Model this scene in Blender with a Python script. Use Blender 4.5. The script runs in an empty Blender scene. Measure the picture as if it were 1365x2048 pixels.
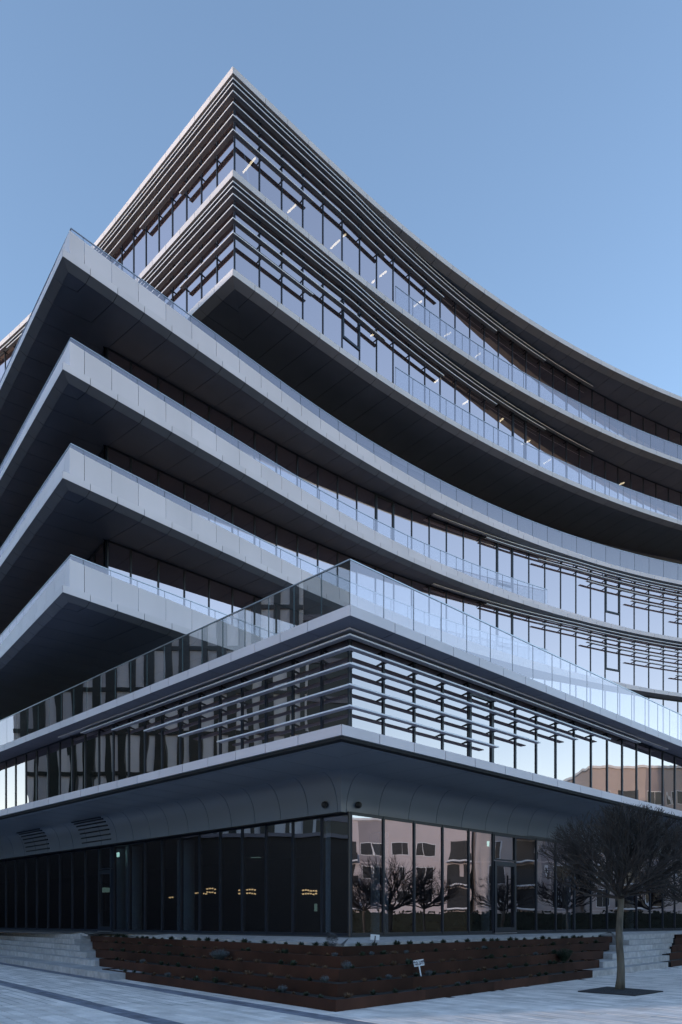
import bpy, math, random
from math import radians as R, sin, cos, tan, pi, sqrt
from mathutils import Vector, noise as mnoise
random.seed(7)
S = bpy.context.scene
C = S.collection

# ---------------------------------------------------------------- camera, sky, sun, exposure
EYE = 1.6
cam = bpy.data.objects.new('camera', bpy.data.cameras.new('camera')); C.objects.link(cam)
cam.location = (0, 0, EYE); cam.rotation_euler = (R(90), 0, 0)
cam.data.sensor_fit = 'VERTICAL'; cam.data.sensor_height = 36; cam.data.lens = 36*1554/2048
cam.data.shift_y = (1842-1024)/2048; cam.data.shift_x = 0
cam.data.clip_start = .1; cam.data.clip_end = 3000
S.camera = cam
SUN_AZ = R(-108)      # compass angle from +Y towards +X
SUN_EL = R(8)
w = bpy.data.worlds.new("World"); S.world = w; w.use_nodes = True
nt = w.node_tree; nt.nodes.clear()
sky = nt.nodes.new('ShaderNodeTexSky'); sky.sky_type = 'NISHITA'; sky.sun_disc = False
sky.sun_elevation = SUN_EL; sky.sun_rotation = SUN_AZ
sky.air_density = 1.0; sky.dust_density = 0.1; sky.ozone_density = 1.5; sky.altitude = 100
bg = nt.nodes.new('ShaderNodeBackground'); bg.inputs[1].default_value = .15
wo = nt.nodes.new('ShaderNodeOutputWorld')
wb = nt.nodes.new('ShaderNodeMix'); wb.data_type = 'RGBA'; wb.blend_type = 'MULTIPLY'; wb.inputs[0].default_value = 1; wb.inputs[7].default_value = (1.03, .985, 1.03, 1)   # even tint of the whole sky: the cool lavender cast of the evening air
nt.links.new(sky.outputs[0], wb.inputs[6]); nt.links.new(wb.outputs[2], bg.inputs[0]); nt.links.new(bg.outputs[0], wo.inputs[0])
sd = bpy.data.lights.new('sun', 'SUN'); sd.energy = .8; sd.angle = R(.5); sd.color = (1, .84, .70)
sun = bpy.data.objects.new('sun', sd); C.objects.link(sun)
sv = Vector((sin(SUN_AZ)*cos(SUN_EL), cos(SUN_AZ)*cos(SUN_EL), sin(SUN_EL)))
sun.rotation_euler = sv.to_track_quat('Z', 'Y').to_euler()
S.view_settings.view_transform = 'Standard'; S.view_settings.look = 'None'
S.view_settings.exposure = 1.55; S.view_settings.gamma = 1; S.view_settings.use_curve_mapping = False
S.cycles.max_bounces = 8; S.cycles.transparent_max_bounces = 16; S.cycles.glossy_bounces = 4
S.cycles.diffuse_bounces = 3

# ---------------------------------------------------------------- materials
class NT:
    def __init__(s, name):
        s.m = bpy.data.materials.new(name); s.m.use_nodes = True; s.t = s.m.node_tree; s.t.nodes.clear()
        s.out = s.n('ShaderNodeOutputMaterial')
    def n(s, k, **kw):
        x = s.t.nodes.new(k)
        for a, b in kw.items(): setattr(x, a, b)
        return x
    def l(s, a, b): s.t.links.new(a, b)
    def ramp(s, src, pts):
        r = s.n('ShaderNodeValToRGB')
        while len(r.color_ramp.elements) < len(pts): r.color_ramp.elements.new(.5)
        for e, (p, c) in zip(r.color_ramp.elements, pts):
            e.position = p; e.color = (*c, 1) if len(c) == 3 else c
        s.l(src, r.inputs[0]); return r.outputs[0]

def mul(c, k): return tuple(min(1, v*k) for v in c)
def surf(name, col, rough=.5, metal=0, var=.12, scale=1.5, bump=0, bscale=20, per_obj=0, island=0, spec=.5, stretch=(1, 1, 1)):
    q = NT(name); b = q.n('ShaderNodeBsdfPrincipled'); q.l(b.outputs[0], q.out.inputs[0])
    g = q.n('ShaderNodeNewGeometry'); mp = q.n('ShaderNodeMapping'); mp.inputs['Scale'].default_value = stretch
    q.l(g.outputs['Position'], mp.inputs[0])
    no = q.n('ShaderNodeTexNoise'); no.inputs['Scale'].default_value = scale; no.inputs['Detail'].default_value = 5
    q.l(mp.outputs[0], no.inputs['Vector'])
    c = q.ramp(no.outputs['Fac'], [(.3, mul(col, 1-var)), (.7, mul(col, 1+var))])
    if per_obj or island:
        oi = q.n('ShaderNodeObjectInfo'); ad = q.n('ShaderNodeMath', operation='ADD')
        q.l(oi.outputs['Random'], ad.inputs[0]); q.l(g.outputs['Random Per Island'], ad.inputs[1])
        fr = q.n('ShaderNodeMath', operation='FRACT'); q.l(ad.outputs[0], fr.inputs[0])
        a = per_obj or island
        mr = q.n('ShaderNodeMapRange'); mr.inputs['To Min'].default_value = 1-a; mr.inputs['To Max'].default_value = 1+a*.7
        q.l(fr.outputs[0], mr.inputs[0])
        mx = q.n('ShaderNodeMix', data_type='RGBA', blend_type='MULTIPLY'); mx.inputs[0].default_value = 1
        q.l(c, mx.inputs[6]); q.l(mr.outputs[0], mx.inputs[7]); c = mx.outputs[2]
    q.l(c, b.inputs['Base Color'])
    b.inputs['Roughness'].default_value = rough; b.inputs['Metallic'].default_value = metal
    b.inputs['Specular IOR Level'].default_value = spec
    if bump:
        n2 = q.n('ShaderNodeTexNoise'); n2.inputs['Scale'].default_value = bscale; n2.inputs['Detail'].default_value = 4
        q.l(mp.outputs[0], n2.inputs['Vector'])
        bp = q.n('ShaderNodeBump'); bp.inputs['Strength'].default_value = bump; bp.inputs['Distance'].default_value = .01
        q.l(n2.outputs['Fac'], bp.inputs['Height']); q.l(bp.outputs[0], b.inputs['Normal'])
    return q.m

def glass(name, refl, edge, rcol, tcol, wob=.0, wscale=.6, dist=1.0):
    """coated glazing: a tinted see-through layer under a mirror coat that grows stronger at grazing angles"""
    q = NT(name)
    tr = q.n('ShaderNodeBsdfTransparent'); tr.inputs[0].default_value = (*tcol, 1)
    gl = q.n('ShaderNodeBsdfGlossy'); gl.inputs['Color'].default_value = (*rcol, 1); gl.inputs['Roughness'].default_value = .0
    lw = q.n('ShaderNodeLayerWeight'); lw.inputs['Blend'].default_value = .35
    mr = q.n('ShaderNodeMapRange'); mr.inputs['To Min'].default_value = refl; mr.inputs['To Max'].default_value = edge
    q.l(lw.outputs['Facing'], mr.inputs[0])
    mx = q.n('ShaderNodeMixShader'); q.l(mr.outputs[0], mx.inputs[0]); q.l(tr.outputs[0], mx.inputs[1]); q.l(gl.outputs[0], mx.inputs[2])
    q.l(mx.outputs[0], q.out.inputs[0])
    if wob:
        g = q.n('ShaderNodeNewGeometry'); oi = q.n('ShaderNodeObjectInfo')
        va = q.n('ShaderNodeVectorMath', operation='SCALE'); va.inputs['Scale'].default_value = 37
        cb = q.n('ShaderNodeCombineXYZ')
        for i in range(3): q.l(oi.outputs['Random'], cb.inputs[i])
        q.l(cb.outputs[0], va.inputs[0])
        mp = q.n('ShaderNodeMapping'); mp.inputs['Scale'].default_value = (1, 1, .45)
        q.l(g.outputs['Position'], mp.inputs[0])
        ad = q.n('ShaderNodeVectorMath', operation='ADD'); q.l(mp.outputs[0], ad.inputs[0]); q.l(va.outputs[0], ad.inputs[1])
        no = q.n('ShaderNodeTexNoise'); no.inputs['Scale'].default_value = wscale; no.inputs['Detail'].default_value = 1.5
        q.l(ad.outputs[0], no.inputs['Vector'])
        bp = q.n('ShaderNodeBump'); bp.inputs['Strength'].default_value = wob; bp.inputs['Distance'].default_value = dist
        q.l(no.outputs['Fac'], bp.inputs['Height']); q.l(bp.outputs[0], gl.inputs['Normal'])
    return q.m

def emit(name, col, st):
    q = NT(name); e = q.n('ShaderNodeEmission'); e.inputs[0].default_value = (*col, 1); e.inputs[1].default_value = st
    q.l(e.outputs[0], q.out.inputs[0]); return q.m

M = {}
M['panel'] = surf('pale_composite_panel', (.76, .68, .72), .42, .0, .05, .6, per_obj=.05, stretch=(1, 1, .35))
M['soffit'] = surf('shaded_graphite_panel', (.16, .17, .21), .38, .0, .09, .8, per_obj=.04)  # graphite tone with the shade of the undersides put into the colour
M['panel_top'] = surf('warm_grey_panel', (.68, .62, .64), .42, .0, .05, .6, per_obj=.05, stretch=(1, 1, .35))
M['bounce_bevel'] = surf('warm_bounce_panel', (.31, .285, .29), .40, .0, .06, .8, per_obj=.06)  # top bevels: brownish tint of warm bounced light put into the colour
M['wsoffit'] = surf('shaded_warm_soffit', (.17, .15, .155), .4, .0, .09, .8, per_obj=.05)  # underside shade and warm bounce put into this soffit colour
M['cove'] = surf('grey_cove_panel', (.20, .23, .28), .28, .0, .04, .8, per_obj=.03)
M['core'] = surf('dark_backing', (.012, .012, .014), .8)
M['blade'] = surf('anodised_blade', (.40, .40, .44), .38, .0, .05, 2)
M['blade_shaded'] = surf('shaded_anodised_blade', (.15, .16, .18), .38, .0, .05, 2)  # darker copy of the blade colour: shade on the top louvres painted in
M['blade_edge'] = surf('lit_blade_nosing', (.82, .80, .84), .3, .0, .03, 2)  # light on the front edge painted in, against the darker blade body
M['frame'] = surf('blue_black_frame', (.007, .012, .024), .4, .0, .1, 3)
M['rail'] = surf('steel_rail_cap', (.5, .5, .52), .3, .8, .05, 3)
M['glass'] = glass('coated_window_glass', .76, .93, (.92, .72, .68), (.42, .46, .50), .10, .55, .05)
q = NT('clear_glass_face'); _t = q.n('ShaderNodeBsdfTransparent'); _t.inputs[0].default_value = (.93, .95, .95, 1); q.l(_t.outputs[0], q.out.inputs[0]); M['clear'] = q.m
M['gedge'] = surf('dark_green_glass_edge', (.03, .07, .08), .3)
M['pglass'] = glass('podium_window_glass', .44, .9, (.88, .72, .68), (.30, .34, .38), .16, .6, .06)
M['gglass'] = glass('shopfront_glass', .40, .85, (.80, .73, .78), (.42, .48, .55), .22, .6, .06)
M['rglass'] = glass('railing_glass', .30, .7, (.84, .70, .70), (.86, .88, .89), .06, .8, .03)
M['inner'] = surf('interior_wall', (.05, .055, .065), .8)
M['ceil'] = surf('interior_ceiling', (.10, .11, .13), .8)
M['column'] = surf('pale_column', (.75, .85, 1.0), .6)
M['lamp'] = emit('lamp_tube', (1, .74, .44), 3)
M['glint_w'] = emit('warm_glint_glow', (1, .62, .28), .7)  # glow that stands in for warm reflections in the left shopfront
M['screen'] = emit('dim_lit_screen', (.6, .9, .75), .12)
M['exit'] = emit('exit_sign_face', (.55, .9, .75), 1.0)
M['plank'] = surf('concrete_paver', (.76, .70, .67), .75, 0, .17, 1.9, .5, 60, island=.17)
M['dplank'] = surf('dark_granite_paver', (.20, .21, .26), .6, 0, .3, 4, .5, 60, island=.2)
M['joint'] = surf('joint_sand', (.07, .075, .085), .95)
M['step'] = surf('granite_step', (.44, .43, .44), .7, 0, .2, 5, .4, 80, per_obj=.13)
M['corten'] = surf('rusted_corten_steel', (.050, .021, .014), .8, 0, .35, 1.1, .3, 40, per_obj=.3, spec=.2)
M['soil'] = surf('dark_soil', (.016, .013, .012), .95, 0, .5, 18, .9, 30)
M['hose'] = surf('drip_hose', (.03, .03, .035), .6)
M['bark'] = surf('smooth_bark', (.095, .084, .068), .85, 0, .45, 9, .6, 30, stretch=(1, 1, .25))
M['twig'] = surf('dark_twig', (.034, .028, .027), .8, 0, .35, 5)
M['grate'] = surf('cast_iron_grate', (.035, .038, .045), .7, .2, .3, 30, .8, 120)
M['sign'] = surf('white_sign_board', (.72, .74, .78), .5, 0, .03, 8)
M['ink'] = surf('dark_print', (.03, .03, .05), .6)
M['black'] = surf('black_fitting', (.01, .01, .012), .5)
M['grille'] = surf('dark_grille', (.025, .03, .04), .5)
M['sage'] = surf('silver_sage_leaf', (.14, .165, .18), .7, 0, .3, 30, island=.3)
M['green'] = surf('dull_green_leaf', (.035, .055, .035), .7, 0, .3, 30, island=.3)
M['straw'] = surf('dry_brown_leaf', (.14, .085, .05), .8, 0, .3, 30, island=.3)
M['plaster'] = surf('cream_plaster', (.47, .44, .43), .85, 0, .06, .3)
M['plaster2'] = surf('pale_plaster', (.56, .53, .54), .85, 0, .06, .3)
M['greyrender'] = surf('grey_render', (.30, .29, .31), .85, 0, .08, .4)
M['win'] = surf('far_window', (.05, .055, .06), .15, 0, .2, .3)
M['stripe'] = surf('pale_strip_cladding', (.74, .80, .84), .5, 0, .08, .3)
M['stripe_d'] = surf('black_strip_cladding', (.012, .024, .024), .3, 0, .2, .5)
M['hedge'] = surf('dark_hedge_leaf', (.012, .018, .012), .9, 0, .5, 3)
M['asphalt'] = surf('far_ground', (.10, .10, .11), .9, 0, .3, .2)

# ---------------------------------------------------------------- object helpers
def obj(name, verts, faces, mat, parent=None, smooth=False, mats=None, midx=None, kind=None, label=None):
    me = bpy.data.meshes.new(name); me.from_pydata([tuple(v) for v in verts], [], faces)
    for m_ in (mats or [mat]): me.materials.append(m_)
    if midx: me.polygons.foreach_set('material_index', midx)
    if smooth: me.polygons.foreach_set('use_smooth', [True]*len(me.polygons))
    o = bpy.data.objects.new(name, me); C.objects.link(o); o.parent = parent
    if kind: o['kind'] = kind
    if label: o['label'] = label
    return o
def thing(name, label, cat, loc=(0, 0, 0), group=None, rz=0):
    o = bpy.data.objects.new(name, None); C.objects.link(o); o.location = loc; o.rotation_euler = (0, 0, rz)
    o.empty_display_size = .3
    o['label'] = label; o['category'] = cat
    if group: o['group'] = group
    return o
def part(name, parent, kind=None, label=None):
    o = bpy.data.objects.new(name, None); C.objects.link(o); o.parent = parent; o.empty_display_size = .2
    if kind: o['kind'] = kind
    if label: o['label'] = label
    return o
class MB:
    def __init__(s): s.v = []; s.f = []; s.mi = []
    def add(s, v, f, mi=0):
        n = len(s.v); s.v += [tuple(a) for a in v]; s.f += [tuple(i+n for i in q) for q in f]; s.mi += [mi]*len(f); return s
    def box(s, x0, x1, y0, y1, z0, z1, mi=0):
        v = [(x, y, z) for z in (z0, z1) for y in (y0, y1) for x in (x0, x1)]
        return s.add(v, [(0, 2, 3, 1), (4, 5, 7, 6), (0, 1, 5, 4), (2, 6, 7, 3), (0, 4, 6, 2), (1, 3, 7, 5)], mi)
    def tube(s, pts, rad, n=6, mi=0, cap=True):
        pts = [Vector(p) for p in pts]; rings = []
        for i, p in enumerate(pts):
            d = (pts[min(i+1, len(pts)-1)]-pts[max(i-1, 0)]).normalized()
            a = d.cross(Vector((0, 0, 1)) if abs(d.z) < .9 else Vector((1, 0, 0))).normalized(); b = d.cross(a)
            r = rad[i] if isinstance(rad, (list, tuple)) else rad
            rings.append([p+(a*cos(2*pi*k/n)+b*sin(2*pi*k/n))*r for k in range(n)])
        v = [q for r_ in rings for q in r_]; f = []
        for i in range(len(pts)-1):
            for k in range(n): f.append((i*n+k, i*n+(k+1) % n, (i+1)*n+(k+1) % n, (i+1)*n+k))
        if cap: f.append(tuple(range(n))[::-1]); f.append(tuple((len(pts)-1)*n+k for k in range(n)))
        return s.add(v, f, mi)
    def build(s, name, mat, parent=None, **k):
        if isinstance(mat, list): return obj(name, s.v, s.f, None, parent, mats=mat, midx=s.mi, **k)
        return obj(name, s.v, s.f, mat, parent, **k)

# ---------------------------------------------------------------- plan curves
class Side:
    """one flank of a plan corner: distance s along the outer edge, d inwards from it"""
    def __init__(s, tip, h0, s1=1e9, k=0, k2=0, left=False, half=45, L=70, kmax=1e9):
        s.left = left; s.half = R(half); s.ds = .05; s.tab = []
        x, y = tip
        for i in range(int(L/s.ds)+2):
            t = i*s.ds; e = min(max(0, t-s1), kmax); h = R(h0)+e*k+e*e*k2
            s.tab.append((x, y, h)); x += sin(h)*s.ds; y += cos(h)*s.ds
    def smin(s, d): return d/tan(s.half)
    def dmax(s, t): return t*tan(s.half)
    def P(s, t, d, z=None, clip=True):
        if clip: t = max(t, s.smin(d))
        t = max(0, t); i = min(int(t/s.ds), len(s.tab)-2); f = t/s.ds-i
        a, b = s.tab[i], s.tab[i+1]; x = a[0]+(b[0]-a[0])*f; y = a[1]+(b[1]-a[1])*f; h = a[2]+(b[2]-a[2])*f
        n = (cos(h), -sin(h)) if s.left else (-cos(h), sin(h))
        x += n[0]*d; y += n[1]*d
        return (x, y) if z is None else Vector((x, y, z))

def extr(side, s0, s1, outline, mb=None, step=99, gap=0, ends=True, mi=0, clip=True):
    """sweep a closed (d,z) outline along the flank from s0 to s1; outline may be a function of s"""
    mb = mb or MB(); n = max(1, int(math.ceil((s1-s0)/step-1e-6))); v = []; f = []
    fn = outline if callable(outline) else (lambda s_: outline)
    a, b = s0+gap, s1-gap; k = len(fn(a))
    for i in range(n+1):
        t = a+(b-a)*i/n
        for d, z in fn(t): v.append(side.P(t, d, z, clip))
    for i in range(n):
        for j in range(k):
            q = (i*k+j, i*k+(j+1) % k, (i+1)*k+(j+1) % k, (i+1)*k+j)
            f.append(q if side.left else q[::-1])
    if ends:
        e0 = tuple(range(k)); e1 = tuple(n*k+j for j in range(k))
        f.append(e0[::-1] if side.left else e0); f.append(e1 if side.left else e1[::-1])
    mb.add(v, f, mi); return mb

def plate(side, s0, s1, d0, d1, z, th=.02, gap=.006):
    """flat soffit panel between s0,s1 from d0 inwards to d1(s), cut on the mitre"""
    f1 = d1 if callable(d1) else (lambda s_: d1)
    a, b = s0+gap, s1-gap
    pts = [side.P(a, d0), side.P(b, d0)]
    ib = min(f1(b), side.dmax(b)); ia = min(f1(a), side.dmax(a))
    if ib > d0+.01: pts.append(side.P(b, ib, clip=False))
    if side.dmax(a) < f1(a) and side.dmax(b) > f1(b):
        dd = f1(a); pts.append(side.P(side.smin(dd), dd))
    if ia > d0+.01: pts.append(side.P(a, ia, clip=False))
    if len(pts) < 3: return None
    n = len(pts); v = [(x, y, z) for x, y in pts]+[(x, y, z+th) for x, y in pts]
    f = [tuple(range(n)), tuple(range(n, 2*n))[::-1]]+[(i, i+n, (i+1) % n+n, (i+1) % n) for i in range(n)]
    if not side.left: f = [q[::-1] for q in f]
    return v, f

def rect(d0, d1, z0, z1): return [(d0, z0), (d1, z0), (d1, z1), (d0, z1)]
def joints(first, mod, end, start=0):
    r = [start]; t = first
    while t < end-.2: r.append(t); t += mod
    r.append(end); return r

B = thing('office_building', 'large curved office building with white balcony bands and mirrored glazing', 'building', (0, 0, 0))

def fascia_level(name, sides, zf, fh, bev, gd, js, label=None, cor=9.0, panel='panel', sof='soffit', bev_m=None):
    P_ = part(name, B, label=label)
    bd, bz = bev
    for sd_, J in zip(sides, js):
        g = gd[0] if not sd_.left else gd[1]
        for a, b in zip(J[:-1], J[1:]):
            m = extr(sd_, a, b, [(0, zf), (.02, zf), (.02, zf+fh-.02), (.30, zf+fh-.02), (.30, zf+fh), (0, zf+fh)], gap=.011)
            m.build('fascia_panel', M[panel], P_)
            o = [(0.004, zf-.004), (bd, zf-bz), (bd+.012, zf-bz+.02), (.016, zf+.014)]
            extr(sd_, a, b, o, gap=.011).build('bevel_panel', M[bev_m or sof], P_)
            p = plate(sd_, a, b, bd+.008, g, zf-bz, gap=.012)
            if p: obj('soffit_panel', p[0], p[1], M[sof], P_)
        gf = g if callable(g) else (lambda s_, g=g: g)
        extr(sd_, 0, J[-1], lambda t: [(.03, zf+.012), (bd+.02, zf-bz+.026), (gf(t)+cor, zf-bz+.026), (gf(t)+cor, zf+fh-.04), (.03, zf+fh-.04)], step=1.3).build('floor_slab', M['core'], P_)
    return P_

def glazing(P_, sd_, g, J, z0, z1, mat='glass', mw=.05, frames=(), prot=.035, tilt=0):
    gf = g if callable(g) else (lambda s_: g)
    for i, (a, b) in enumerate(zip(J[:-1], J[1:])):
        def o(t): d = gf(t); return [(d, z0), (d+.02, z0), (d+.02, z1), (d, z1)]
        ob = extr(sd_, a, b, o, gap=.01).build('window_pane', [M[mat], M['clear']], P_)
        ob.data.polygons.foreach_set('material_index', [0 if k_ == 3 else 1 for k_ in range(len(ob.data.polygons))])
        if i in frames:
            m = MB(); zz0, zz1 = frames[i]
            def fr(t0, t1, za, zb):
                extr(sd_, t0, t1, lambda t: rect(gf(t)-.05, gf(t)+.0, za, zb), m)
            e = .11
            fr(a, a+e, zz0, zz1); fr(b-e, b, zz0, zz1); fr(a+e, b-e, zz0, zz0+e); fr(a+e, b-e, zz1-e, zz1)
            m.build('window_frame', M['frame'], P_)
    for t in J:
        if t > J[-1]+.01: continue
        extr(sd_, max(t-mw/2, 0), t+mw/2, lambda q: rect(gf(q)-prot, gf(q)+.10, z0, z1)).build('mullion', M['frame'], P_)
    for (za, zb) in ((z0-.02, z0+.06), (z1-.06, z1+.02)):
        extr(sd_, J[0], J[-1], lambda t: rect(gf(t)-.02, gf(t)+.08, za, zb), step=1.3).build('transom', M['frame'], P_)

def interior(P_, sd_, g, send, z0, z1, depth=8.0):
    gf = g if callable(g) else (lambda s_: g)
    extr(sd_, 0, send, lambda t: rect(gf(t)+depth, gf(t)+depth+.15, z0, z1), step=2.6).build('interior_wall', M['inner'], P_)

def blades(P_, sd_, dfun, zs, spans, gfun, bj, bw=.28, th=.035, bm='blade'):
    """louvre blades: zs heights, spans (s0,s1) for each; brackets at bj"""
    for z, (a, b) in zip(zs, spans):
        m = MB()
        extr(sd_, a, b, lambda t: [(dfun(t)+.02, z-.005), (dfun(t)+bw, z-.005), (dfun(t)+bw, z+.02), (dfun(t)+.02, z+.02)], m, step=1.25)
        extr(sd_, a, b, lambda t: rect(dfun(t), dfun(t)+.02, z-.008, z+.03), m, step=1.25, mi=1)
        m.build('louvre_blade', [M[bm], M['blade_edge']], P_)
        for t in bj:
            if a-.3 <= t <= b+.05 and t > .4:
                extr(sd_, t-.018, t+.018, lambda q: [(dfun(q)+.08, z+.022), (gfun(q), z+.022), (gfun(q), z+.10), (dfun(q)+.08, z+.04)]).build('louvre_bracket', M['frame'], P_)

def railing(P_, sd_, d, J, z0, z1, cap=True, end=None):
    for a, b in zip(J[:-1], J[1:]):
        ob = extr(sd_, a, b, rect(d, d+.02, z0, z1), gap=.012).build('railing_pane', [M['rglass'], M['clear'], M['gedge']], P_)
        ob.data.polygons.foreach_set('material_index', [0 if k_ == 3 else 2 if k_ > 3 else 1 for k_ in range(len(ob.data.polygons))])
    if cap: extr(sd_, J[0], J[-1], rect(d-.012, d+.032, z1, z1+.03), step=1.25).build('railing_cap', M['rail'], P_)

# ================================================================ TOP VOLUME (two storeys + roof)
TR = Side((-4.44, 31.9), 45.2, 5.3, .012, 0, half=45, L=62, kmax=50)
TL = Side((-4.44, 31.9), -44.9, 9.5, -.0095, 0, left=True, half=45, L=45, kmax=30)
def tgR(s): return .35+max(0, s-6.5)*.069
tgL = .35
EN_R, EN_L = 60, 30
jR = joints(1.72, 1.252, EN_R); jL = joints(1.6, 1.15, EN_L)
roofP = fascia_level('roof_edge', (TR, TL), 36.43, .27, (.42, .10), (tgR, tgL), (jR, jL), 'pale roof edge with dark panelled soffit under the sky', panel='panel_top', bev_m='bounce_bevel')
midP = fascia_level('floor_edge', (TR, TL), 32.20, .27, (.42, .10), (tgR, tgL), (jR, jL), 'pale floor edge between the two top storeys', panel='panel_top', bev_m='bounce_bevel')
botP = fascia_level('floor_edge', (TR, TL), 28.13, .27, (.42, .10), ((lambda s: 4.2), 4.2), (joints(1.15, 1.252, EN_R), joints(1.3, 1.15, EN_L)), 'lowest floor edge of the top storeys over a deep dark soffit', panel='panel_top', bev_m='bounce_bevel', sof='wsoffit')
extr(TR, 0, EN_R, lambda t: rect(.3, 14, 36.62, 36.66), step=1.3).build('roof_deck', M['core'], roofP)
extr(TL, 0, EN_L, lambda t: rect(.3, 14, 36.62, 36.66), step=1.3).build('roof_deck', M['core'], roofP)
REL = [.22, .43, .73, 1.20, 1.72, 2.32]
for zt, zb, nm, fr in ((36.33, 32.47, 'upper_glazed_storey', {}), (32.10, 28.40, 'lower_glazed_storey', {5: 1, 16: 1})):
    g = part(nm, B)
    J = [.35]+[.42+1.25*i for i in range(1, 47)]
    glazing(g, TR, tgR, J, zb, zt, frames={k: (zb+.9, zt-.15) for k in fr})
    JL = [.35]+[.42+1.15*i for i in range(1, 26)]
    glazing(g, TL, tgL, JL, zb, zt)
    interior(g, TR, tgR, 60, zb, zt, 7); interior(g, TL, tgL, 44, zb, zt, 7)
    endsR = [27.6, 23.1, 18.65, 14.1, 9.45, 4.5]; endsL = [25, 21.5, 17.5, 10.9, 7.34, 3.94]
    zs = [zt+.1-r for r in REL]
    lf = part('louvre_band', B)
    dR = lambda t: max(0, tgR(t)-.37)
    blades(lf, TR, dR, zs, [(0, e) for e in endsR], tgR, J[1:], bm='blade_shaded', bw=.19)
    blades(lf, TL, lambda t: 0.0, zs, [(0, e) for e in endsL], lambda t: .35, JL[1:], bm='blade_shaded', bw=.19)
    # glass balustrade along the ledge, from the third mullion group rightwards
    rl = part('balustrade', B)
    JB = [10.1+1.25*i for i in range(0, 32)]
    railing(rl, TR, .12, JB, zb-.02, zb+1.0)
# ceiling lamps seen through the two top storeys
def bp(px, py, z): Y = (z-EYE)*1554/(1842-py); return Vector(((px-682.5)/1554*Y, Y, z))
lampsP = part('ceiling_lights', B, label='lit strip lamps behind the glass of the top storeys')
for zc, L in ((35.5, [((487, 345), (511, 316)), ((576, 425), (592, 410)), ((662, 497), (680, 480)), ((683, 475), (692, 469)), ((744, 566), (754, 558)), ((760, 553), (773, 543)), ((828, 613), (844, 602)), ((889, 673), (902, 665)), ((951, 714), (962, 706))]),
              (31.4, [((742, 672), (750, 667)), ((869, 765), (882, 757)), ((926, 809), (938, 801)), ((1000, 843), (1007, 837)), ((1043, 889), (1061, 881)), ((1088, 927), (1102, 919)), ((1235, 971), (1249, 965))])):
    for a, b in L:
        pa, pb = bp(*a, zc), bp(*b, zc); MB().tube([pa, pb], .045, 6).build('strip_lamp', M['lamp'], lampsP)

# ================================================================ MID TOWER balconies
HM = 39.2
MR = Side((-9.5, 26.52), 41.2, 10.7, .01484, .00002, half=HM, L=70, kmax=44)
ML = Side((-9.5, 26.52), -37.2, 1e9, 0, left=True, half=HM, L=45)
def mgR(s): return max(.45, 2.65-.067*s)
mgL = 2.65
ZL = [12.83, 16.73, 20.44, 24.30]
JM = [0, 1.05, 2.15, 3.29]+[4.54+1.257*i for i in range(38)]
JL_ = joints(1.05, 1.10, 33)
for li, z in enumerate(ZL):
    P_ = fascia_level('balcony_floor', (MR, ML), z, .25, (.30, .14), ((mgR, mgL) if li else ((lambda s: 6.0), 6.0)), (JM, JL_),
                      ('lowest', 'second', 'third', 'topmost')[li]+' of the four pale balcony bands of the middle storeys', cor=7)
    pp = part('parapet', B)
    # the low end of the white parapet tapers away along the band
    for sd_, J, k in ((MR, JM, .0255), (ML, JL_, .032)):
        for a, b in zip(J[:-1], J[1:]):
            ha, hb = 1.17-k*a, 1.17-k*b
            if hb < .08: break
            def o(t, a=a, b=b, ha=ha, hb=hb):
                h = ha+(hb-ha)*(t-a)/(b-a); return rect(.39, .41, z+.23, z+.25+h)
            extr(sd_, a, b, o, gap=.011).build('parapet_panel', M['panel'], pp)
    rl = part('balustrade', B)
    endR = 31.6 if li in (1, 2) else 50
    JJ = [t for t in JM if t <= endR+.3]
    railing(rl, MR, .47, JJ, z+.27, z+1.60); railing(rl, ML, .47, JL_, z+.27, z+1.60)
# glazed storeys between the balconies (they stop the eye under the top volume too)
JG = [s for s in [28.3-1.265*i for i in range(19, -1, -1)] if s > 3.6]+[28.3+1.265*i for i in range(1, 18)]
JG = [3.25]+JG
storeys = [(ZL[0]+.28, ZL[1]-.15), (ZL[1]+.28, ZL[2]-.15), (ZL[2]+.28, ZL[3]-.15)]
for si, (z0, z1) in enumerate(storeys):
    g = part('glazed_storey', B)
    fr = {}
    for px_s in ((27.03, 35.9) if si else (17.0,)):
        k = min(range(len(JG)-1), key=lambda i: abs(JG[i]-px_s)); fr[k] = (z0+.9, z1-.02)
    if si == 2: fr[min(range(len(JG)-1), key=lambda i: abs(JG[i]-18.2))] = (z0+.9, z1-.02)
    glazing(g, MR, mgR, JG, z0, z1, frames=fr, mw=.06)
    glazing(g, ML, mgL, [3.25]+[3.25+1.1*i for i in range(1, 25)], z0, z1, mw=.06)
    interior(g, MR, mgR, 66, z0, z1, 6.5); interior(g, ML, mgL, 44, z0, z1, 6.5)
    if si:
        lf = part('louvre_band', B)
        zs = [ZL[si+1]-r for r in (.20, .40, .70, 1.20, 1.73, 2.27)]
        st = [21.9, 25.9, 29.96, 33.96, 37.83, 41.75]
        blades(lf, MR, lambda t: max(0.02, mgR(t)-.42), zs, [(s_, 49) for s_ in st], mgR, JG, bw=.18)
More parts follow.
